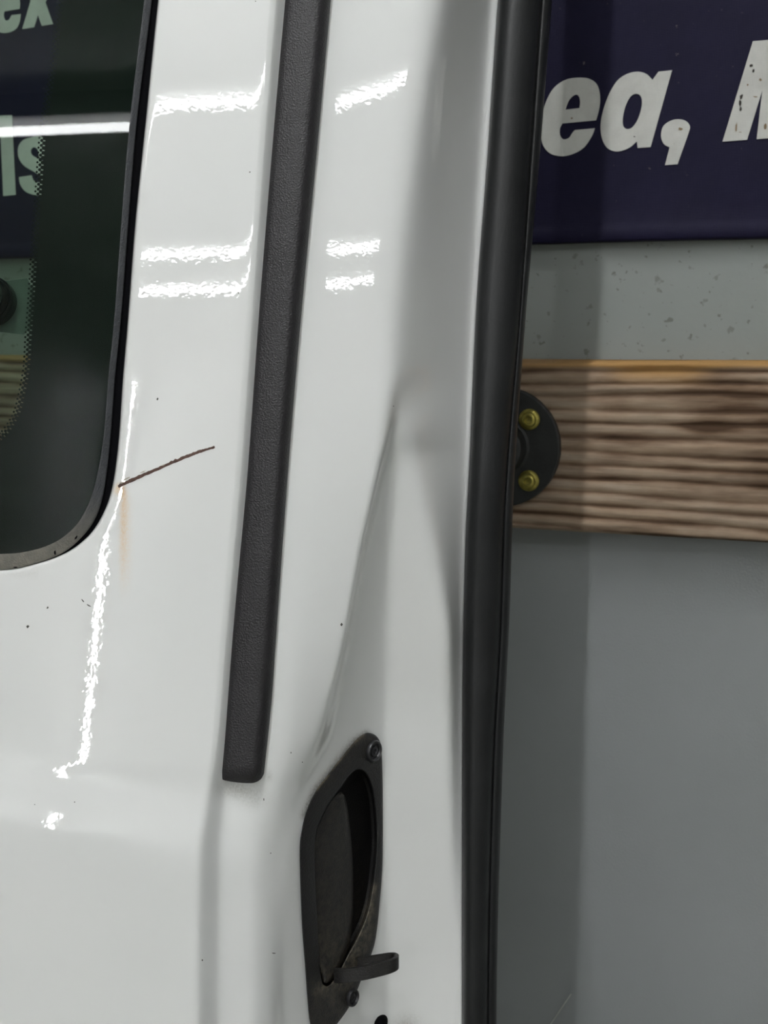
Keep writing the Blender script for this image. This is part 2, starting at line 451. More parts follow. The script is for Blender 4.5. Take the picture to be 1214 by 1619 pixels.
glyph([a_out, a_in], s=3.246, org=(840, 80), lab='white slanted letter a')
glyph([[(750,352),(790,360),(813,388),(804,430)]+dd((750,583),(685,588),(709,496))+[(680,480),(665,440),(675,390),(710,362)]], name='comma', s=3.246, org=(840, 80))
glyph([dd((1190,65),(1240,61),(1247,150),(1276,58),(1326,54),(1290,212),(1250,215),(1268,130),(1238,217),(1196,220),(1205,143),(1181,221),(1142,224))], lab='white slanted capital M with scuffs')
# banner letters seen through the window
glyph([[(-2,-30),(20,-22),(31,0)]+dd((31,14),(7,18))+[(6,25),(9,32),(14,31)]+dd((18,24),(33,22))+[(31,35),(25,46),(11,52),(-5,49),(-25,30),(-28,0),(-18,-22)]], lab='white letter e seen through the window')
glyph([dd((35,46),(48,2),(36,-60),(58,-60),(64,-30),(72,-60),(98,-60),(72,4),(84,38),(66,41),(60,24),(54,43))], lab='white letter x seen through the window')
glyph([dd((-12,183),(19,182),(25,308),(5,310),(1,216),(-12,216))], lab='white letter l seen through the window')
glyph([[(46,218),(62,215),(80,222),(88,240)]+dd((88,248),(62,249))+[(59,236),(53,233),(49,238),(52,246),(70,256),(88,270),(92,288),(82,304),(62,309),(42,304),(32,292)]+dd((30,280),(50,277))+[(54,286),(62,288),(66,281),(56,273),(38,262),(29,248),(29,232),(36,222)]], lab='white letter s seen through the window')
# scuffs on the M
rs = random.Random(4)
M_SCUFF = simple('black_scuff', (.03, .025, .02), .8); M_SCUFB = simple('brown_scuff', (.22, .16, .09), .8)
def blotch(name, u, v, ru, rv, mat, fn, parent, seed, n=9, ang=0, back=None):
    r_ = random.Random(seed); L = []
    for k in range(n):
        a = 2*math.pi*k/n; q = r_.uniform(.55, 1.1)
        x, y = ru*q*math.cos(a), rv*q*math.sin(a)
        L.append((u+x*math.cos(ang)-y*math.sin(ang), v+x*math.sin(ang)+y*math.cos(ang)))
    o = fill2d(name, [L], fn, mat, None, thick=back); setparent(o, parent); return o
for k, (u, v, ru, rv, m_) in enumerate([(1187,104,3.5,3,M_SCUFF),(1191,112,3,3.5,M_SCUFF),(1172,153,3,5,M_SCUFF),(1170,163,2.2,6,M_SCUFF),(1171,172,2,4,M_SCUFF),(1194,153,4,1,M_SCUFB),(1164,200,1.6,8,M_SCUFB),(1182,134,1.6,2,M_SCUFB),(1202,126,2.5,3,M_SCUFB),(1210,200,3,7,M_SCUFB),(1170,209,2.5,.8,M_SCUFB),(904,187,2,1.8,M_SCUFB),(1076,204,4,3,M_SCUFB),(1003,216,2,1,M_SCUFF)]):
    blotch('scuff', u, v, ru, rv, m_, lambda a, b: wp(a, b, OB+.0014), banner, 30+k, ang=.1)

# wooden beam
BO = .045
zt = float(wp(1020, 571, BO)[2]); zbm = float(wp(1020, 849, BO)[2])
beam = empty('wooden_beam', cw(.2, .01, zbm)); tag(beam, 'rough weathered wooden beam fixed along the grey wall below the banner', 'beam')
rng = np.random.RandomState(3)
def vnoise(x, y, seed, oct=4):
    r = np.random.RandomState(seed); G = r.rand(256, 256); out = 0; amp = 1; tot = 0
    for k in range(oct):
        X, Y = x*2**k+k*17.3, y*2**k+k*9.1
        xi, yi = np.floor(X).astype(int), np.floor(Y).astype(int); fx, fy = X-xi, Y-yi
        fx = fx*fx*(3-2*fx); fy = fy*fy*(3-2*fy)
        g = lambda i, j: G[(xi+i) % 256, (yi+j) % 256]
        out = out+amp*((g(0, 0)*(1-fx)+g(1, 0)*fx)*(1-fy)+(g(0, 1)*(1-fx)+g(1, 1)*fx)*fy); tot += amp; amp *= .55
    return out/tot
Hb = zt-zbm
aa = np.concatenate([np.linspace(-1.5, -.52, 60), np.linspace(-.515, .45, 420), np.linspace(.46, 1.2, 50)])
sv = np.linspace(0, 1, 150)                      # bottom to top
A, S = np.meshgrid(aa, sv)
warp = .10*vnoise(A*2.2, S*3, 1, 3)+.03*vnoise(A*9, S*9, 21, 3)+.02*np.sin(A*5+S*3)
ph = (S+warp+.05*A*(1-S))*13.5
ridge = .5+.5*np.cos(2*math.pi*ph+1.2*vnoise(A*9, S*6, 2, 2))
lines = ridge**.6
lst = .25+.75*vnoise(A*6, S*9, 31, 3)
gr = np.clip(.62-.80*(1-lines)**1.6*lst+.75*(vnoise(A*26, S*18, 5, 5)-.5)+.40*(vnoise(A*5, S*3, 8, 3)-.5), 0, 1)
for (ua, vs, rr, am) in ((1119, 678, .012, .9), (1175, 622, .03, .3), (980, 700, .02, .2)):
    kp = wc(wp(ua, vs, BO)); ks = (kp[2]-zbm)/Hb
    gr = np.clip(gr-am*np.exp(-(((A-kp[0])/(rr*1.6))**2+((S-ks)*Hb/(rr*.45))**2)), 0, 1)
edge = np.minimum(sstep(0, .02, S), sstep(0, .025, 1-S))
Od = BO-.0022*(1-lines)-.0015*(vnoise(A*40, S*12, 6, 3)-.5)-.006*(1-edge)
# splintered hollow on the top arris
kp = wc(wp(1040, 588, BO)); spl = np.exp(-((A-kp[0])/.035)**4)*np.exp(-((S-.93)/.05)**2)
Od -= .004*spl*(.5+vnoise(A*60, S*20, 9, 2))
fresh = np.clip(sstep(.945, .972, S+.02*(vnoise(A*14, S*2, 11, 3)-.5))*.9*(.55+.9*vnoise(A*20, S*10, 13, 3))+spl*.8, 0, 1)
Pf = cw(A, Od, zbm+S*Hb+.0015*np.sin(A*7)*(S > .5))
ring = [cw(aa, np.full_like(aa, .0), np.full_like(aa, zbm))]
Pall = np.concatenate([cw(aa, 0*aa+.0005, 0*aa+zbm)[None], cw(aa, 0*aa+BO-.008, 0*aa+zbm)[None], Pf, cw(aa, 0*aa+BO-.008, 0*aa+zt)[None], cw(aa, 0*aa+.0005, 0*aa+zt)[None]], 0)
bo = grid('timber', Pall, M_WOOD); setparent(bo, beam)
nr = Pall.shape[0]
def pad(X, a, b): return np.concatenate([np.tile(a, (2, 1)), X, np.tile(b, (2, 1))], 0)
grA = pad(gr, gr[0], gr[-1]); frA = pad(fresh, 0*fresh[0], fresh[-1]); SA = pad(S, S[0]-.1, S[-1]+.1); AA = pad(A, A[0], A[-1])
ca = bo.data.color_attributes.new('grain', 'FLOAT_COLOR', 'POINT')
ca.data.foreach_set('color', np.stack([grA, AA*.5+1, SA*.14, np.ones_like(grA)], -1).ravel().astype(np.float32))
fa = bo.data.attributes.new('fresh', 'FLOAT', 'POINT'); fa.data.foreach_set('value', frA.ravel().astype(np.float32))

# round black flange with yellow screws on the beam
fc = wp(793, 706, BO+.001); FR = 96/F_PX*float(np.linalg.norm(fc-CAM))*.98
fl = empty('pipe_flange', fc); tag(fl, 'round black metal flange with yellowish screws, on the beam beside the door seal', 'flange')
P = lathe([(.001, -.002), (FR-.001, -.002), (FR, -.001), (FR, .0055), (FR-.0012, .0065), (FR*.5, .0065), (FR*.46, .008), (FR*.42, .02), (FR*.36, .0215), (FR*.30, .0215), (FR*.29, .012), (.001, .012)], fc, WN, 64)
d_ = grid('disc', P, wrap=True, mat=M_BLACKMETAL); sharp(d_); setparent(d_, fl)
for (u, v) in ((837, 663), (836, 760), (749, 663), (748, 760)):
    c = wp(u, v, BO+.0075)
    r = .0087
    P = lathe([(.0005, -.001), (r, -.001), (r, .0012), (r*.97, .0018), (r*.72, .0030), (r*.70, .0024), (r*.62, .0024), (r*.60, .0046), (r*.50, .0052), (r*.36, .0052), (r*.33, .0030), (.0003, .0028)], c, WN, 32)
    s_ = grid('screw', P, wrap=True, mat=M_BRASS); sharp(s_, 50); setparent(s_, fl)
    s_['label'] = 'yellow zinc screw with washer'

# ------------------------------------------------------------------ THE VAN DOOR
door = empty('van_door', pt(314, 4400, 20)); tag(door, 'white van rear door leaning in front of the wall, with dark window and rubber seal', 'door')
KB = ([-700, 0, 250, 500, 750, 1010, 1160, 1235, 1290, 1350, 1420, 1619, 4600], [497, 430, 410, 392, 374, 351, 339, 333, 325, 316, 314, 313, 313])
def XB(v): return herm(*KB, v)
KMR = ([-700, 0, 250, 500, 750, 1000, 1100, 1235], [590, 523, 500, 476, 455, 437, 430, 416])
KML = ([-700, 0, 250, 500, 750, 1000, 1235], [507, 447, 425, 405, 388, 365, 345])
def SK(u, v):
    """the outer skin: gentle crown and the raised shoulder band"""
    u = np.asarray(u, float); v = np.asarray(v, float)
    v1 = 1196+.185*u; v2 = 1290+.195*u; r = 7.0
    spl = lambda x: r*np.logaddexp(0, x/r)
    m = -.070
    sh = m*spl(v-v1)-m*spl(v-v2)
    crown = 1.6*((u-200)/400)**2
    return crown*.6-2.6e-5*(np.clip(v, 850, 1210)-850)**2+sh+.0032*(np.clip(v, -700, 1700)-500)
def floor_d(u, v): return herm([-700, 650, 720, 860, 1010, 1160, 1700, 4600], [38, 38, 46, 62, 80, 95, 116, 116.1], v)+.5*(u-608)
def DJ(v): return herm([-700, 700, 1050, 4600], [104, 104, 115, 115.1], v)
def nodes(v):
    v = np.asarray(v, float); vv = np.clip(v, -700, 4600)
    xb = XB(vv)+6*(1-sstep(1150, 1260, vv))
    C = xb+herm([-700, 1150, 1260, 1400, 4600], [20, 20, 25, 31, 31], vv)
    E = herm([-700, 0, 250, 500, 750, 1000, 1100, 1235, 1290, 1400, 4600], [582, 515, 492, 468, 447, 429, 422, 410, 407, 402, 402], vv)
    E2 = herm([-700, 0, 250, 500, 720, 860, 1010, 1160, 1290, 1400, 4600], [614, 545, 527, 508, 494, 485, 474, 460, 436, 424, 424], vv)
    Fx = herm([-700, 0, 200, 400, 600, 700, 745, 880, 1008, 1100, 1160, 1250, 1400, 1619, 4600], [800, 700, 667, 642, 624, 612, 602, 571, 547, 527, 511, 474, 443, 440, 440], vv)
    Gx = herm([-700, 0, 400, 600, 700, 775, 908, 1010, 1160, 1475, 1497, 4600], [818, 720, 661, 641, 621, 613, 610, 608, 607, 611, 611.5, 612], vv)
    Hx = herm([-700, 0, 400, 600, 700, 782, 908, 1019, 1160, 1619, 4600], [834, 738, 682, 656, 655, 674, 702, 715, 715, 718, 718], vv)
    J = herm([-700, 0, 250, 500, 600, 720, 860, 1010, 1160, 1619, 4600], [824+20, 775, 757, 742, 737, 733, 728, 724, 725, 728, 728], vv)
    I = herm([-700, 0, 250, 500, 600, 700, 900, 1100, 1619, 4600], [852, 788, 771, 753, 748, 744, 735, 731.5, 731, 731], vv)
    dF = herm([-700, 400, 720, 1010, 1160, 1250, 1400, 4600], [26, 26, 28, 31, 33, 31, 27, 30], vv)
    dE = 13+0*vv; dE2 = 17.5+0*vv
    dJ = DJ(vv)
    k = sstep(590, 740, vv)
    F2 = Fx+herm([-700, 600, 720, 1010, 1300, 4600], [8, 8, 4, 3.5, 7, 7], vv)
    lin = lambda x: dF+(dJ-dF)*(x-Fx)/(J-Fx)
    dF2 = lin(F2)*(1-k)+np.maximum(floor_d(F2, vv), dF+1)*k
    dG = lin(Gx)*(1-k)+floor_d(np.minimum(Gx, 612), vv)*k
    dH = lin(Hx)*(1-k)+(dG+3)*k
    X = np.stack([xb, C, E, E2, Fx, F2, Gx, Hx, J, I, I+5], -1)
    D = np.stack([0*vv, 12+0*vv, dE, dE2, dF, dF2, dG, dH, dJ, dJ+1, dJ+12], -1)
    rF = herm([-700, 500, 700, 1010, 1200, 1300, 4600], [11, 11, 3, 1.6, 5, 8, 8], vv)
    o = np.ones_like(vv)
    R = np.stack([3.6*o, 4*o, 6*o, 9*o, rF, np.minimum(rF, 4), herm([-700, 600, 760, 4600], [8, 8, 4, 3], vv), herm([-700, 600, 860, 1010, 4600], [10, 10, 8, 4, 4], vv), 4*o, .8*o, o], -1)
    return X, D, R
def DR(u, X, D, R):
    """depth across the row from soft-cornered straight pieces; u (n,m), X (n,k)"""
    m = np.diff(D, axis=-1)/np.maximum(np.diff(X, axis=-1), .5)
    m = np.concatenate([np.zeros_like(m[:, :1]), m], -1)
    d = np.zeros_like(u)
    for k in range(X.shape[-1]-1):
        dm = (m[:, k+1]-m[:, k])[:, None]; r = R[:, k][:, None]
        d += dm*r*np.logaddexp(0, (u-X[:, k][:, None])/r)
    return d
def door_d(u, v):
    u = np.atleast_1d(np.asarray(u, float)); v = np.atleast_1d(np.asarray(v, float))
    sh = u.shape; uf = u.ravel(); vf = np.broadcast_to(v, sh).ravel()
    X, D, R = nodes(vf)
    d = DR(uf[:, None], X, D, R)[:, 0]
    fade = 1-sstep(0, 110, uf-X[:, 0])
    return (d+SK(uf, vf)*fade).reshape(sh)
def dpt(u, v, off=0.0):
    u = np.asarray(u, float); v = np.asarray(v, float)
    return pt(u, v, door_d(u, v)+off)

Vtop = np.linspace(-700, -60, 30); Vmid = np.arange(-52, 1700, 5.0); Vlow = np.linspace(1720, 4600, 50)
VR = np.concatenate([Vtop, Vmid, Vlow])
VCUT = float(VR[np.argmin(abs(VR-1098))])
XS = lambda v: XB(v)-22
# region right of the skin edge
X, D, R = nodes(VR)
cols = [XS(VR)+k*(XB(VR)-XS(VR))/12 for k in range(12)]
nseg = [14, 14, 14, 16, 10, 22, 18, 16, 9, 5]
for k in range(10):
    a, b = X[:, k], X[:, k+1]; n = nseg[k]
    for j in range(n):
        t = j/n; t = t-.10*math.sin(2*math.pi*t)/1.3
        cols.append(a+(b-a)*t)
cols.append(X[:, 10])
U = np.sort(np.stack(cols, -1), -1); Vg = np.repeat(VR[:, None], U.shape[1], 1)
verts = []; faces = []; uvs = []
def addgrid(U, V, extra=0.0, flip=False):
    base = sum(len(x) for x in verts)
    P = pt(U, V, door_d(U, V)+extra)
    verts.append(P.reshape(-1, 3)); uvs.append(np.stack([U, V], -1).reshape(-1, 2))
    faces.extend(grid_faces(U.shape[0], U.shape[1], base, flip=flip))
addgrid(U, Vg)
# skin below the window
UL = np.concatenate([np.linspace(-700, -60, 22), np.linspace(-48, 0, 7)[:-1]])
iv = VR >= VCUT-.01; VL = VR[iv]
fr = np.linspace(0, 1, 70)
xs = XS(VL)
Ub = np.concatenate([np.repeat(UL[None], len(VL), 0), fr[None]*xs[:, None]], 1)
addgrid(Ub, np.repeat(VL[:, None], Ub.shape[1], 1))
# ring between the window outline and the rest of the skin
ST = np.array([  # glass edge, chamfer edge, white edge
 [300,-600,312,-600,326,-600],[262,-300,274,-300,289,-300],[228,0,240,0,254,0],[205,194,216,194,234,194],[192,350,203,350,218,350],[181,500,191.5,500,206.5,500],
 [171,600,181.5,600,198,600],[163,695,174,698,191,700],[149,770,164,776,180,776],[129,818,151,818,161,824],[104,846,128,850,136,856],[74,863,93,877,98,881],
 [37,873,37,896,38,900],[0,876,0,901,0,905],[-100,880,-100,906,-100,910],[-400,886,-400,911,-400,915],[-700,890,-700,914,-700,918]], float)
CS = cspline(ST, 16)
Gl, Cl, Wl = CS[:, 0:2], CS[:, 2:4], CS[:, 4:6]
sW = np.concatenate([[0], np.cumsum(np.linalg.norm(np.diff(Wl, axis=0), axis=1))])
def Wat(s): return np.stack([np.interp(s, sW, Wl[:, 0]), np.interp(s, sW, Wl[:, 1])], -1)
icorner = 9*16+8; sc0 = sW[icorner]; s700 = sW[7*16]
vo = VR[VR <= VCUT+.01]
uo = np.concatenate([fr*XS(VCUT)])[::-1]; uo = np.concatenate([uo, UL[::-1]])
s_r = np.interp(vo, [-700, -600, 690, VCUT], [0, 1, s700, sc0])
mask = (vo > -600) & (vo < 690)
s_r[mask] = np.interp(vo[mask], Wl[:7*16+1, 1], sW[:7*16+1])
s_b = np.interp(-uo, [-XS(VCUT), 0, 100, 700], [sc0, sW[13*16], sW[14*16], sW[-1]])
sI = np.concatenate([s_r, s_b[1:]])
Ou = np.concatenate([XS(vo), uo[1:]]); Ov = np.concatenate([vo, np.full(len(uo)-1, VCUT)])
I2 = Wat(sI)
tan = Wat(np.minimum(sI+3, sW[-1]))-Wat(np.maximum(sI-3, 0)); tan /= np.linalg.norm(tan, axis=1)[:, None]+1e-9
nin = np.stack([-tan[:, 1], tan[:, 0]], -1)      # towards the window
if nin[5, 0] > 0: nin = -nin
rowsU, rowsV, rowsD = [], [], []
for off, dep in ((4.5, 14), (4.2, 7), (3.6, 3.4), (2.8, 1.7), (1.6, .75), (0, .28), (-1.8, .1), (-4, .02)):
    q = I2+nin*off; rowsU.append(q[:, 0]); rowsV.append(q[:, 1]); rowsD.append(np.full(len(q), dep))
q0 = I2-nin*4
for t in np.concatenate([np.linspace(.03, 1, 34)]):
    rowsU.append(q0[:, 0]*(1-t)+Ou*t); rowsV.append(q0[:, 1]*(1-t)+Ov*t); rowsD.append(np.zeros(len(q0)))
addgrid(np.array(rowsU), np.array(rowsV), np.array(rowsD), flip=True)
Vall = np.concatenate(verts); UV = np.concatenate(uvs)
# stains: r = rust run, g = grime
uu, vv = UV[:, 0], UV[:, 1]
def gs(x, s): return np.exp(-(x/s)**2)
rust = .55*gs(uu-(196-.02*(vv-770)), 4.5)*sstep(765, 785, vv)*(1-sstep(800, 960, vv))+.9*gs(uu-190, 5)*gs(vv-774, 8)+.25*gs(uu-199, 9)*sstep(770, 800, vv)*(1-sstep(860, 960, vv))
rust += .55*np.exp(-(((uu-188)*.9)**2+((vv-774)*.9)**2)/60)
grime = .5*gs(uu-373, 26)*gs(vv-1247, 13)+.25*gs(uu-400, 22)*gs(vv-1262, 16)+.35*gs(uu-425, 5)*gs(vv-1228, 8)
grime += .10*gs(vv-908, 5)*(uu < 60)+.10*gs(uu-650, 18)*gs(vv-1612, 14)+.5*np.exp(-(((uu-640)/20)**2+((vv-1630)/20)**2))
def dist_poly(P, u, v):
    m = np.full(u.shape, 1e9)
    for a, b in zip(P[:-1], P[1:]):
        a = np.array(a, float); b = np.array(b, float); e = b-a; t = np.clip(((u-a[0])*e[0]+(v-a[1])*e[1])/(e@e), 0, 1)
        m = np.minimum(m, np.hypot(u-a[0]-t*e[0], v-a[1]-t*e[1]))
    return m
grime += .8*np.exp(-(dist_poly([(580, 1160), (560, 1172), (520, 1222), (497, 1250), (480, 1290)], uu, vv)/5.5)**2)*(uu > 400)
def inside(P, u, v):
    P = np.asarray(P); r = np.zeros(u.shape, bool)
    for (x0, y0), (x1, y1) in zip(P, np.roll(P, -1, 0)):
        c = ((y0 > v) != (y1 > v)) & (u < (x1-x0)*(v-y0)/((y1-y0) if y1 != y0 else 1e-9)+x0); r ^= c
    return r
Q = lambda pts: [(420+x/3.312, 1130+y/3.312) for x, y in pts]
HOUT = cspline(Q([(540,95),(575,108),(598,140),(607,190),(611,300),(613,450),(613,700),(608,850),(598,970),(582,1130),(560,1235),(500,1390),(470,1465),(440,1525),(400,1585),(350,1645),(300,1680),(255,1670),(228,1590),(205,1300),(190,1100),(182,900),(178,700),(190,600),(215,500),(262,400),(330,310),(400,220),(470,135),(510,103)]), 6, True)
_c = HOUT.mean(0); hole_cut = _c+(HOUT-_c)*np.array([.90, .97])
inn = inside(hole_cut, uu, vv)
faces = [f for f in faces if not (inn[f[0]] and inn[f[1]] and inn[f[2]] and inn[f[3]])]
me = bpy.data.meshes.new('outer_panel')
me.from_pydata(Vall.tolist(), [], faces)
ca = me.color_attributes.new('stain', 'FLOAT_COLOR', 'POINT')
ca.data.foreach_set('color', np.stack([np.clip(rust, 0, 1), np.clip(grime, 0, 1), 0*rust, 1+0*rust], -1).ravel().astype(np.float32))
bm = bmesh.new(); bm.from_mesh(me); bmesh.ops.remove_doubles(bm, verts=bm.verts, dist=.00004)
bmesh.ops.recalc_face_normals(bm, faces=bm.faces); bm.to_mesh(me); bm.free()
op = link('outer_panel', me, M_PAINT); setparent(op, door)

# inner shell behind the skin: closes the door's back, with window opening
def boxpx(name, u0, u1, v0, v1, d0, d1, mat, par, bevel=0):
    V = [pt(u, v, d) for u in (u0, u1) for v in (v0, v1) for d in (d0, d1)]
    Fc = [(0, 1, 3, 2), (4, 6, 7, 5), (0, 4, 5, 1), (2, 3, 7, 6), (0, 2, 6, 4), (1, 5, 7, 3)]
    o = mesh(name, np.array(V), Fc, mat, None, smooth=False, fix=True); setparent(o, par)
    if bevel:
        m = o.modifiers.new('b', 'BEVEL'); m.width = bevel; m.segments = 3
    return o
inner = [(-1000, 1100), (300, 1100), (380, 760), (400, -700), (720, -700), (715, 0), (688, 500), (668, 1000), (665, 4600), (-1000, 4600)]
ip = fill2d('inner_panel', [inner], lambda u, v: pt(u, v, 121+0*u), M_PAINT, None, thick=lambda u, v: pt(u, v, 125+0*u)); setparent(ip, door)
sb = boxpx('window_surround', -1000, -705, -700, 4600, 0, 60, M_PAINT, door, .01)
tb = boxpx('top_rail', -704, 330, -760, -605, 0, 60, M_PAINT, door, .01)

# window: glass, frit, bevelled edge, rubber
def ringmesh(name, loops, mat, par, deps, **k):
    P = np.array([pt(L[:, 0], L[:, 1], np.full(len(L), d)+SK(L[:, 0], L[:, 1])*.0) for L, d in zip(loops, deps)])
    o = grid(name, P, mat, **k); setparent(o, par); return o
GD = .9
glass_loop = [tuple(p) for p in Gl]+[(-700, -600)]
cmid = Gl*.5+Cl*.5
win = fill2d('window_glass', [glass_loop], lambda u, v: pt(u, v, GD+0*u), M_GLASS); setparent(win, door); win['label'] = 'green tinted window glass'
Lw = [Gl+(Cl-Gl)*t for t in (0, .12, .35, .6, .8, .95)]+[Cl+(Cl-Gl)*.02, Cl]
ed = ringmesh('window_edge', Lw, M_CHAMFER, door, [GD, GD+.1, GD+.6, GD+1.1, GD+1.6, GD+1.9, GD+3, GD+6]); ed['label'] = 'grey bevelled edge of the glass'
col_at = ed.data
Wx = Wl+(Wl-Cl)*.0
rb = ringmesh('window_rubber', [Cl-(Wl-Cl)*.1, Cl+(Wl-Cl)*.3, Cl+(Wl-Cl)*.8, Wl+(Wl-Cl)*.05, Wl+(Wl-Gl)*.1], M_RUBBER, door, [4.2, 5.5, 5.5, 4.2, 9])
# frit: solid border plus rows of dots
FB = cspline([(190,-600),(140,-300),(101,0),(90,100),(74,200),(66,300),(59,400),(54,480),(50,530),(47,580),(40,620),(31,655),(15,682),(0,697),(-40,714),(-120,722),(-700,728)], 10)
frit_loop = [tuple(p) for p in FB]+[tuple(p) for p in Gl[::-1]]
fr_ = fill2d('frit_border', [frit_loop], lambda u, v: pt(u, v, GD+.6+0*u), M_FRIT, None, thick=lambda u, v: pt(u, v, GD+.9+0*u)); setparent(fr_, door); fr_['label'] = 'opaque black border of the glass'
sF = np.concatenate([[0], np.cumsum(np.linalg.norm(np.diff(FB, axis=0), axis=1))])
dv, df = [], []
pitch = 7.7
for row, (off, rad) in enumerate(((1.5, 3.2), (5.6, 2.5), (9.8, 1.8))):
    s = 250+(row % 2)*pitch/2
    while s < sF[-1]-450:
        p = np.array([np.interp(s, sF, FB[:, 0]), np.interp(s, sF, FB[:, 1])]); p2 = np.array([np.interp(s+2, sF, FB[:, 0]), np.interp(s+2, sF, FB[:, 1])])
        t = (p2-p)/np.linalg.norm(p2-p); nn = np.array([-t[1], t[0]])
        if nn[0] > 0 and t[1] > .3: nn = -nn
        if nn[1] > 0 and abs(t[0]) > .9: nn = -nn
        c = p+nn*off
        a = np.linspace(0, 2*math.pi, 10, endpoint=False)
        b0 = len(dv)
        for q in a: dv.append((c[0]+rad*math.cos(q), c[1]+rad*math.sin(q)))
        df.append(tuple(range(b0, b0+10)))
        s += pitch
dv = np.array(dv)
do = mesh('frit_dots', pt(dv[:, 0], dv[:, 1], GD+.6+0*dv[:, 0]), df, M_FRIT); setparent(do, door); do['kind'] = 'stuff'
# bracket with round knob behind the glass
M_BRK = simple('grey_green_metal', (.045, .055, .05), .5)
br = fill2d('window_bracket', [[(-120, 462), (43, 440), (58, 470), (58, 505), (38, 529), (-120, 512)]], lambda u, v: pt(u, v, 26+0*u), M_BRK, None, thick=lambda u, v: pt(u, v, 30+0*u)); setparent(br, door)
kc = pt(-13, 477, 24)
P = lathe([(.0136, -.002), (.0138, .004), (.0132, .0085), (.0128, .0088), (.0124, .0092), (.0122, .014), (.0112, .0155), (.006, .0162), (.0005, .0163)], kc+0*kc, -DN, 40)
kn = grid('knob', P, wrap=True, mat=simple('glossy_black_plastic', (.012, .012, .013), .22, spec=.6)); kn.parent = br
kn.matrix_parent_inverse = br.matrix_basis.inverted() if False else Matrix.Translation(-door.location)
kn.matrix_parent_inverse = Matrix.Identity(4)
kn['label'] = 'round black knob'

# black moulding strip
nv, ns = 150, 26
s = np.linspace(0, 1, ns)
def prof(s):  # height above the ledge, mm
    return np.clip(np.sqrt(np.clip(1-((.16-s)/.165).clip(0, 1)**2, 0, 1)), 0, 1)*(8.2+2.2*np.sin(np.clip(s/1.1, 0, 1)*math.pi))*np.where(s < .70, 1, np.sqrt(np.clip(1-((s-.70)/.302)**2, 0, 1)))
rows = []
vb = lambda s: 1231+6*np.sin(np.clip(s/.7, 0, 1)*math.pi*.5)-17*(1-np.sqrt(np.clip(1-(np.clip(s-.72, 0, 1)/.281)**2, 0, 1)))
ext = [(1, 0)]
for t in np.linspace(0, 1, nv):
    v = -700+(vb(s)+700)*t
    # edge lines extrapolated
    vl = np.clip(v, -700, 1235)
    u = herm(*KML, vl)+s*(herm(*KMR, vl)-herm(*KML, vl))
    hang = 1-sstep(.9975, 1.0, t)*.25
    rows.append(pt(u, v, 13.5-prof(s)*hang))
v = vb(s); vl = np.clip(v, -700, 1235); u = herm(*KML, vl)+s*(herm(*KMR, vl)-herm(*KML, vl))
rows.append(pt(u, v+1.2, 13.5-prof(s)*.45)); rows.append(pt(u, v+1.5, 14+0*s))
mo = grid('moulding', np.array(rows), M_MOULD); setparent(mo, door); mo['label'] = 'grained black plastic trim strip ending above the handle'

# rubber weather seal down the rear edge
KS1 = ([-700, 0, 247, 494, 600, 700, 900, 1100, 1619, 4600], [852, 788, 770.5, 752, 748, 744, 735, 731.5, 731, 731])
KS2 = ([-700, 0, 250, 500, 800, 1000, 1200, 1619, 4600], [920, 857, 840, 823, 799, 792, 781, 772, 770])
KS3 = ([-700, 0, 250, 540, 800, 960, 1200, 1619, 4600], [938, 873, 853, 828, 811, 806, 795, 785, 783])
vsl = np.concatenate([np.linspace(-700, 0, 20)[:-1], np.linspace(0, 1700, 90), np.linspace(1750, 4600, 25)])
def seal_part(name, ka, kb, front, back, tilt, mat, lab=None):
    rows = []
    a = np.linspace(0, math.pi, 15)
    for v in vsl:
        xa, xb_ = herm(*ka, v), herm(*kb, v); c, h = (xa+xb_)/2, (xb_-xa)/2
        cx = -np.cos(a)*np.power(np.abs(np.cos(a)), -.12, where=np.abs(np.cos(a)) > .02, out=np.ones_like(a))
        u = np.concatenate([c+h*np.clip(cx, -1, 1), [xb_-1, xa+1]])
        k = float(DJ(np.array([v]))[0])-104; d = k+np.concatenate([back-(back-front)*np.sin(a)**.7+tilt*(np.clip(cx, -1, 1)), [back+3, back+3]])
        rows.append(pt(u, np.full_like(u, v), d))
    o = grid(name, np.array(rows), mat, wrap=True, cap=True); setparent(o, door)
    if lab: o['label'] = lab
    return o
def Kshift(k, d): return (k[0], [x+d for x in k[1]])
seal_part('door_seal', KS1, KS2, 92, 109, 2, M_SEAL, 'dark rubber weather seal along the door edge')
seal_part('seal_lip', Kshift(KS2, -3), KS3, 104, 113, 2, M_SEAL, 'thin outer lip of the rubber seal')

# ------------------------------------------------------------------ recessed pull handle
def hp(u, v, off=0.0):
    u = np.asarray(u, float); v = np.asarray(v, float)
    return pt(u, v, floor_d(u, v)-2.5+off)
Q = lambda pts: [(420+x/3.312, 1130+y/3.312) for x, y in pts]
outer = HOUT
hole = cspline(Q([(485,285),(530,312),(562,400),(580,550),(582,700),(562,900),(530,1050),(480,1170),(430,1260),(375,1365),(335,1415),(305,1418),(288,1370),(277,1240),(268,1060),(258,880),(255,700),(268,595),(320,482),(395,375),(440,315)]), 6, True)
cen = outer.mean(0)
def shrink(L, px):
    t = np.roll(L, -1, 0)-np.roll(L, 1, 0); t /= np.linalg.norm(t, axis=1)[:, None]
    n = np.stack([-t[:, 1], t[:, 0]], -1)
    if ((cen-L)*n).sum() < 0: n = -n
    n = n*np.array([.72, 1.0]); return L+n*px
o1, o2 = shrink(outer, 2.2), shrink(outer, 5.5)
hx = shrink(hole, -2.0)
bm_top = [[tuple(p) for p in o2], [tuple(p) for p in hx]]
bez = fill2d('handle', bm_top, lambda u, v: hp(u, v, -1.6), M_HANDLE); setparent(bez, door); bez['label'] = 'black recessed pull handle plate'
me = bez.data
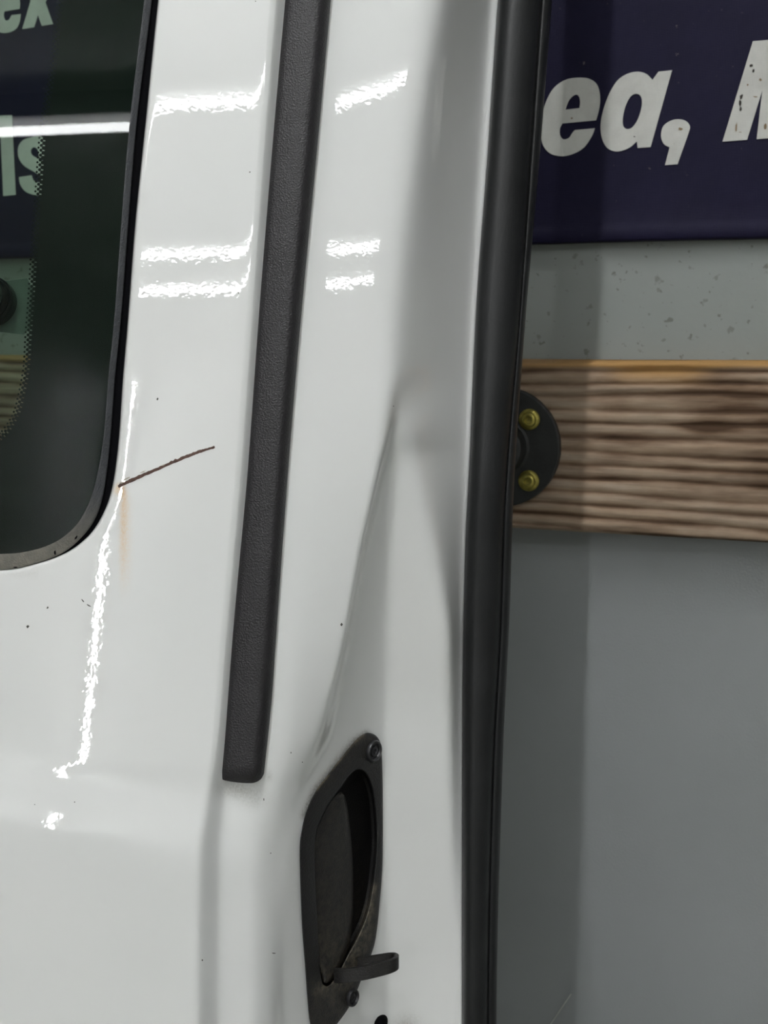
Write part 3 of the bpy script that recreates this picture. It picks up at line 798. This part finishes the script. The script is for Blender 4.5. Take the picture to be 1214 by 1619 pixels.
bm = bmesh.new(); bm.from_mesh(me)
def addring(bm, loops3):
    rows = [[bm.verts.new(tuple(p)) for p in L] for L in loops3]
    n = len(rows[0])
    for i in range(len(rows)-1):
        for j in range(n): bm.faces.new((rows[i][j], rows[i][(j+1) % n], rows[i+1][(j+1) % n], rows[i+1][j]))
    return rows
f3 = lambda L, off: hp(L[:, 0], L[:, 1], off)
addring(bm, [f3(o2, -1.6), f3(o1, -1.2), f3(outer, .6), f3(outer, 3.2)])
hs = [shrink(hole, k) for k in (0, 1.5, 4, 10, 18)]
cup = addring(bm, [f3(hx, -1.6), f3(hole, -.9), f3(hole, 2), f3(shrink(hole, 1.0), 10), f3(shrink(hole, 2.5), 19), f3(shrink(hole, 6), 24), f3(shrink(hole, 12), 26)])
bm.faces.new(cup[-1])
bmesh.ops.remove_doubles(bm, verts=bm.verts, dist=.00002)
bmesh.ops.recalc_face_normals(bm, faces=bm.faces)
bm.to_mesh(me); bm.free()
for p in me.polygons: p.use_smooth = True
sharp(bez, 28)
# dust attribute on the handle: lower rim of the cup and the top of the plate
def dust(o, fn):
    m_ = o.data; V = np.empty(len(m_.vertices)*3, np.float32); m_.vertices.foreach_get('co', V); V = V.reshape(-1, 3).astype(float)
    q = V-CAM; dep = q@np.array([0, cp, -sp_]); up = q@np.array([0, sp_, cp])
    u = CX+F_PX*q[:, 0]/dep; v = CY-F_PX*up/dep
    a_ = m_.color_attributes.new('stain', 'FLOAT_COLOR', 'POINT'); val = np.clip(fn(u, v), 0, 1)
    a_.data.foreach_set('color', np.stack([val, val, val, 1+0*val], -1).ravel().astype(np.float32))
rim = [(512, 1559), (530, 1548), (552, 1510), (566, 1484), (582, 1447), (592, 1400)]
dust(bez, lambda u, v: 1.0*np.exp(-(dist_poly(rim, u, v)/5)**2)+.5*np.exp(-(dist_poly([(560, 1500), (580, 1480), (583, 1440)], u, v)/12)**2)+.12*sstep(1480, 1600, v)+.9*np.exp(-(dist_poly([(574, 1163), (560, 1173), (542, 1195), (521, 1222), (499, 1249)], u, v)/3.2)**2))
dust(ed, lambda u, v: .95*sstep(770, 905, v))
# grip paddle
gl_ = cspline(Q([(300,1395),(288,1340),(278,1240),(268,1060),(258,880),(256,700),(270,600),(320,490),(370,420),(395,405)]), 5)
gr_ = cspline(Q([(318,1408),(360,1375),(405,1290),(440,1170),(452,1000),(452,800),(445,680),(435,580),(424,490),(408,420)]), 5)
rows = []
for a, b in zip(gl_, gr_):
    r = []
    for t in np.linspace(0, 1, 16):
        p = a*(1-t)+b*t
        dd_ = 3.2+2.2*(1-t)**3-2.6*math.sin(math.pi*min(1, t*.8+.1))+5*max(0, t-.85)**1.2/.15**.2*3
        r.append(hp(p[0], p[1], dd_))
    r.append(hp(b[0]+1.5, b[1], 8)); r.append(hp(b[0]-1, b[1], 13)); r.append(hp(b[0]-5, b[1], 17))
    rows.append(r)
gp = grid('grip', np.array(rows), M_HANDLE); gp.parent = bez; gp.matrix_parent_inverse = Matrix.Identity(4)
dust(gp, lambda u, v: .25*sstep(1400, 1560, v)+.12)
# screws in the plate
def plate_axis(u, v):
    a, b, c = hp(u, v), hp(u+5, v), hp(u, v+5); n = np.cross(b-a, c-a); n /= np.linalg.norm(n)
    if n@(CAM-a) < 0: n = -n
    return n
for (u, v, r) in ((590, 1187.5, .0066), (556, 1577, .0052)):
    n_ = plate_axis(u, v); c = hp(u, v, -1.6)
    P = lathe([(r*1.0, -.001), (r, .001), (r*.92, .0019), (r*.80, .0021), (r*.68, .0014), (r*.64, .0004), (r*.5, .0002), (r*.45, .0012), (r*.25, .0014), (r*.2, .0005), (.0002, .0004)], c, n_, 32)
    s_ = grid('screw', P, wrap=True, mat=simple('dark_screw', (.035, .035, .038), .3, metal=.5)); sharp(s_, 40); s_.parent = bez; s_.matrix_parent_inverse = Matrix.Identity(4)
# release lever: hairpin strap sticking out of the plate
pa = cspline([(530, 70), (545, 66), (575, 65), (600, 67), (616, 69.5), (624, 72.5), (627, 77), (625, 82), (617, 85), (600, 86), (580, 86.5), (566, 88)], 6)
def lever_pts(off, vtop, vbot):
    t = np.gradient(pa, axis=0); sc__ = np.array([.375, 1.0]); tm = t*sc__; tm /= np.linalg.norm(tm, axis=1)[:, None]
    nrm = np.stack([-tm[:, 1], tm[:, 0]], -1); q = pa+nrm*off/sc__
    return q
slope = lambda u: -.17*(u-545)
rows = []
oA, oB = lever_pts(1.35, 0, 0), lever_pts(-1.35, 0, 0)
k_ = np.linspace(0, 1, len(pa)); hf = 11.8-2.0*k_
vc = 1541+slope(pa[:, 0])
# perspective: one height above the sill for the whole strap, so use the front leg's pixel height converted at each depth
def lv(q, h):
    r = []
    for (u, d), hh, c in zip(q, h, vc):
        r.append(pt(u, c-(d-68)*.72+hh, d))
    return np.array(r)
e = .8
cs = [lv(oA, hf-1), lv(lever_pts(.7, 0, 0), hf), lv(lever_pts(-.7, 0, 0), hf), lv(oB, hf-1), lv(oB, -hf+1), lv(lever_pts(-.7, 0, 0), -hf), lv(lever_pts(.7, 0, 0), -hf), lv(oA, -hf+1)]
lev = grid('release_lever', np.stack(cs, 1), M_HANDLE, wrap=True, cap=True); sharp(lev, 50); lev.parent = bez; lev.matrix_parent_inverse = Matrix.Identity(4)
lev['label'] = 'black hairpin lever sticking out'
dust(lev, lambda u, v: 0*u+.05)
# small black plug below the handle
P = lathe([(.0045, -.004), (.0045, .002), (.0038, .0045), (.002, .006), (.0003, .0064)], dpt(np.array([601.]), np.array([1617.]))[0], -DN, 20)
pl = grid('plug', P, wrap=True, mat=M_RUBBER); setparent(pl, door)

# ------------------------------------------------------------------ scratch and chips in the paint
path = cspline([(187, 769), (200, 763), (222, 753), (250, 741), (280, 728), (305, 718), (322, 712), (339, 707)], 9)
r_ = random.Random(2); up, lo = [], []
for i, p in enumerate(path):
    t = i/(len(path)-1); wd = 3.0-1.1*t
    up.append((p[0], p[1]-wd*r_.uniform(.75, 1.25)-(1.2 if r_.random() < .12 else 0))); lo.append((p[0]+.5, p[1]+wd*r_.uniform(.7, 1.15)))
up[0] = (186, 768); lo[-1] = (340, 708)
up, lo = np.array(up), np.array(lo)
rows = [dpt(up[:, 0], up[:, 1], .02), dpt(up[:, 0], up[:, 1], -.10), dpt(*(up*.7+lo*.3).T, -.16), dpt(*(up*.3+lo*.7).T, -.12), dpt(lo[:, 0], lo[:, 1], -.10), dpt(lo[:, 0], lo[:, 1], .02)]
scr = grid('scratch', np.array(rows), M_SCRATCH, smooth=False, fix=True); setparent(scr, door); scr['label'] = 'rusty brown scratch in the white paint'
# lifted paint curls beside the scratch
for k, (u, v, ru, rv) in enumerate(((200, 757, 8, 1.3), (192, 763, 4, 1.6), (226, 746, 6, 1.1), (258, 735, 4, .9))):
    o = blotch('paint_flake', u, v, ru, rv, simple('flake_paint', (.45, .42, .36), .6), lambda a, b: dpt(a, b, -.22), door, 60+k, ang=-.42, back=lambda a, b: dpt(a, b, -.02))
for k, (u, v, ru, rv, an) in enumerate(((249, 631, 1.8, 2.3, 0), (44, 991, 2.4, 3, .5), (131, 950, 3.6, 1, .9), (140, 957, 5, 1.3, .5), (75, 961, 1.6, 2.5, .6), (540, 987, 2.2, 3, .2), (404, 2, 1, 1, 0), (395, 272, 1.3, 1.3, 0), (417, 1264, 1, 2.8, .1), (428, 1349, 1.2, 1.2, 0), (320, 1518, 1.5, 1.5, 0), (118, 1268, 1, 1.3, 0), (55, 1272, 1, 1, 0), (622, 642, 1, 1, 0), (377, 463, 1, 1.8, .4), (433, 1507, 3.5, 1, .05), (460, 1190, 1, 1.5, 0), (478, 1205, 1, 1, 0))):
    o = blotch('paint_chip', u, v, ru, rv, M_CHIP, lambda a, b: dpt(a, b, -.06), door, 90+k, ang=an, back=lambda a, b: dpt(a, b, .02))
# dark smudges on the lower window edge
for k, (u, v, ru, rv, an) in enumerate(((120, 850, 4.5, 1.8, -.8), (87, 874, 2, 5, .1), (25, 897, 5, 1, 0))):
    blotch('smudge', u, v, ru, rv, M_RUBBER, lambda a, b: pt(a, b, 1.0+0*a), door, 130+k, ang=an)
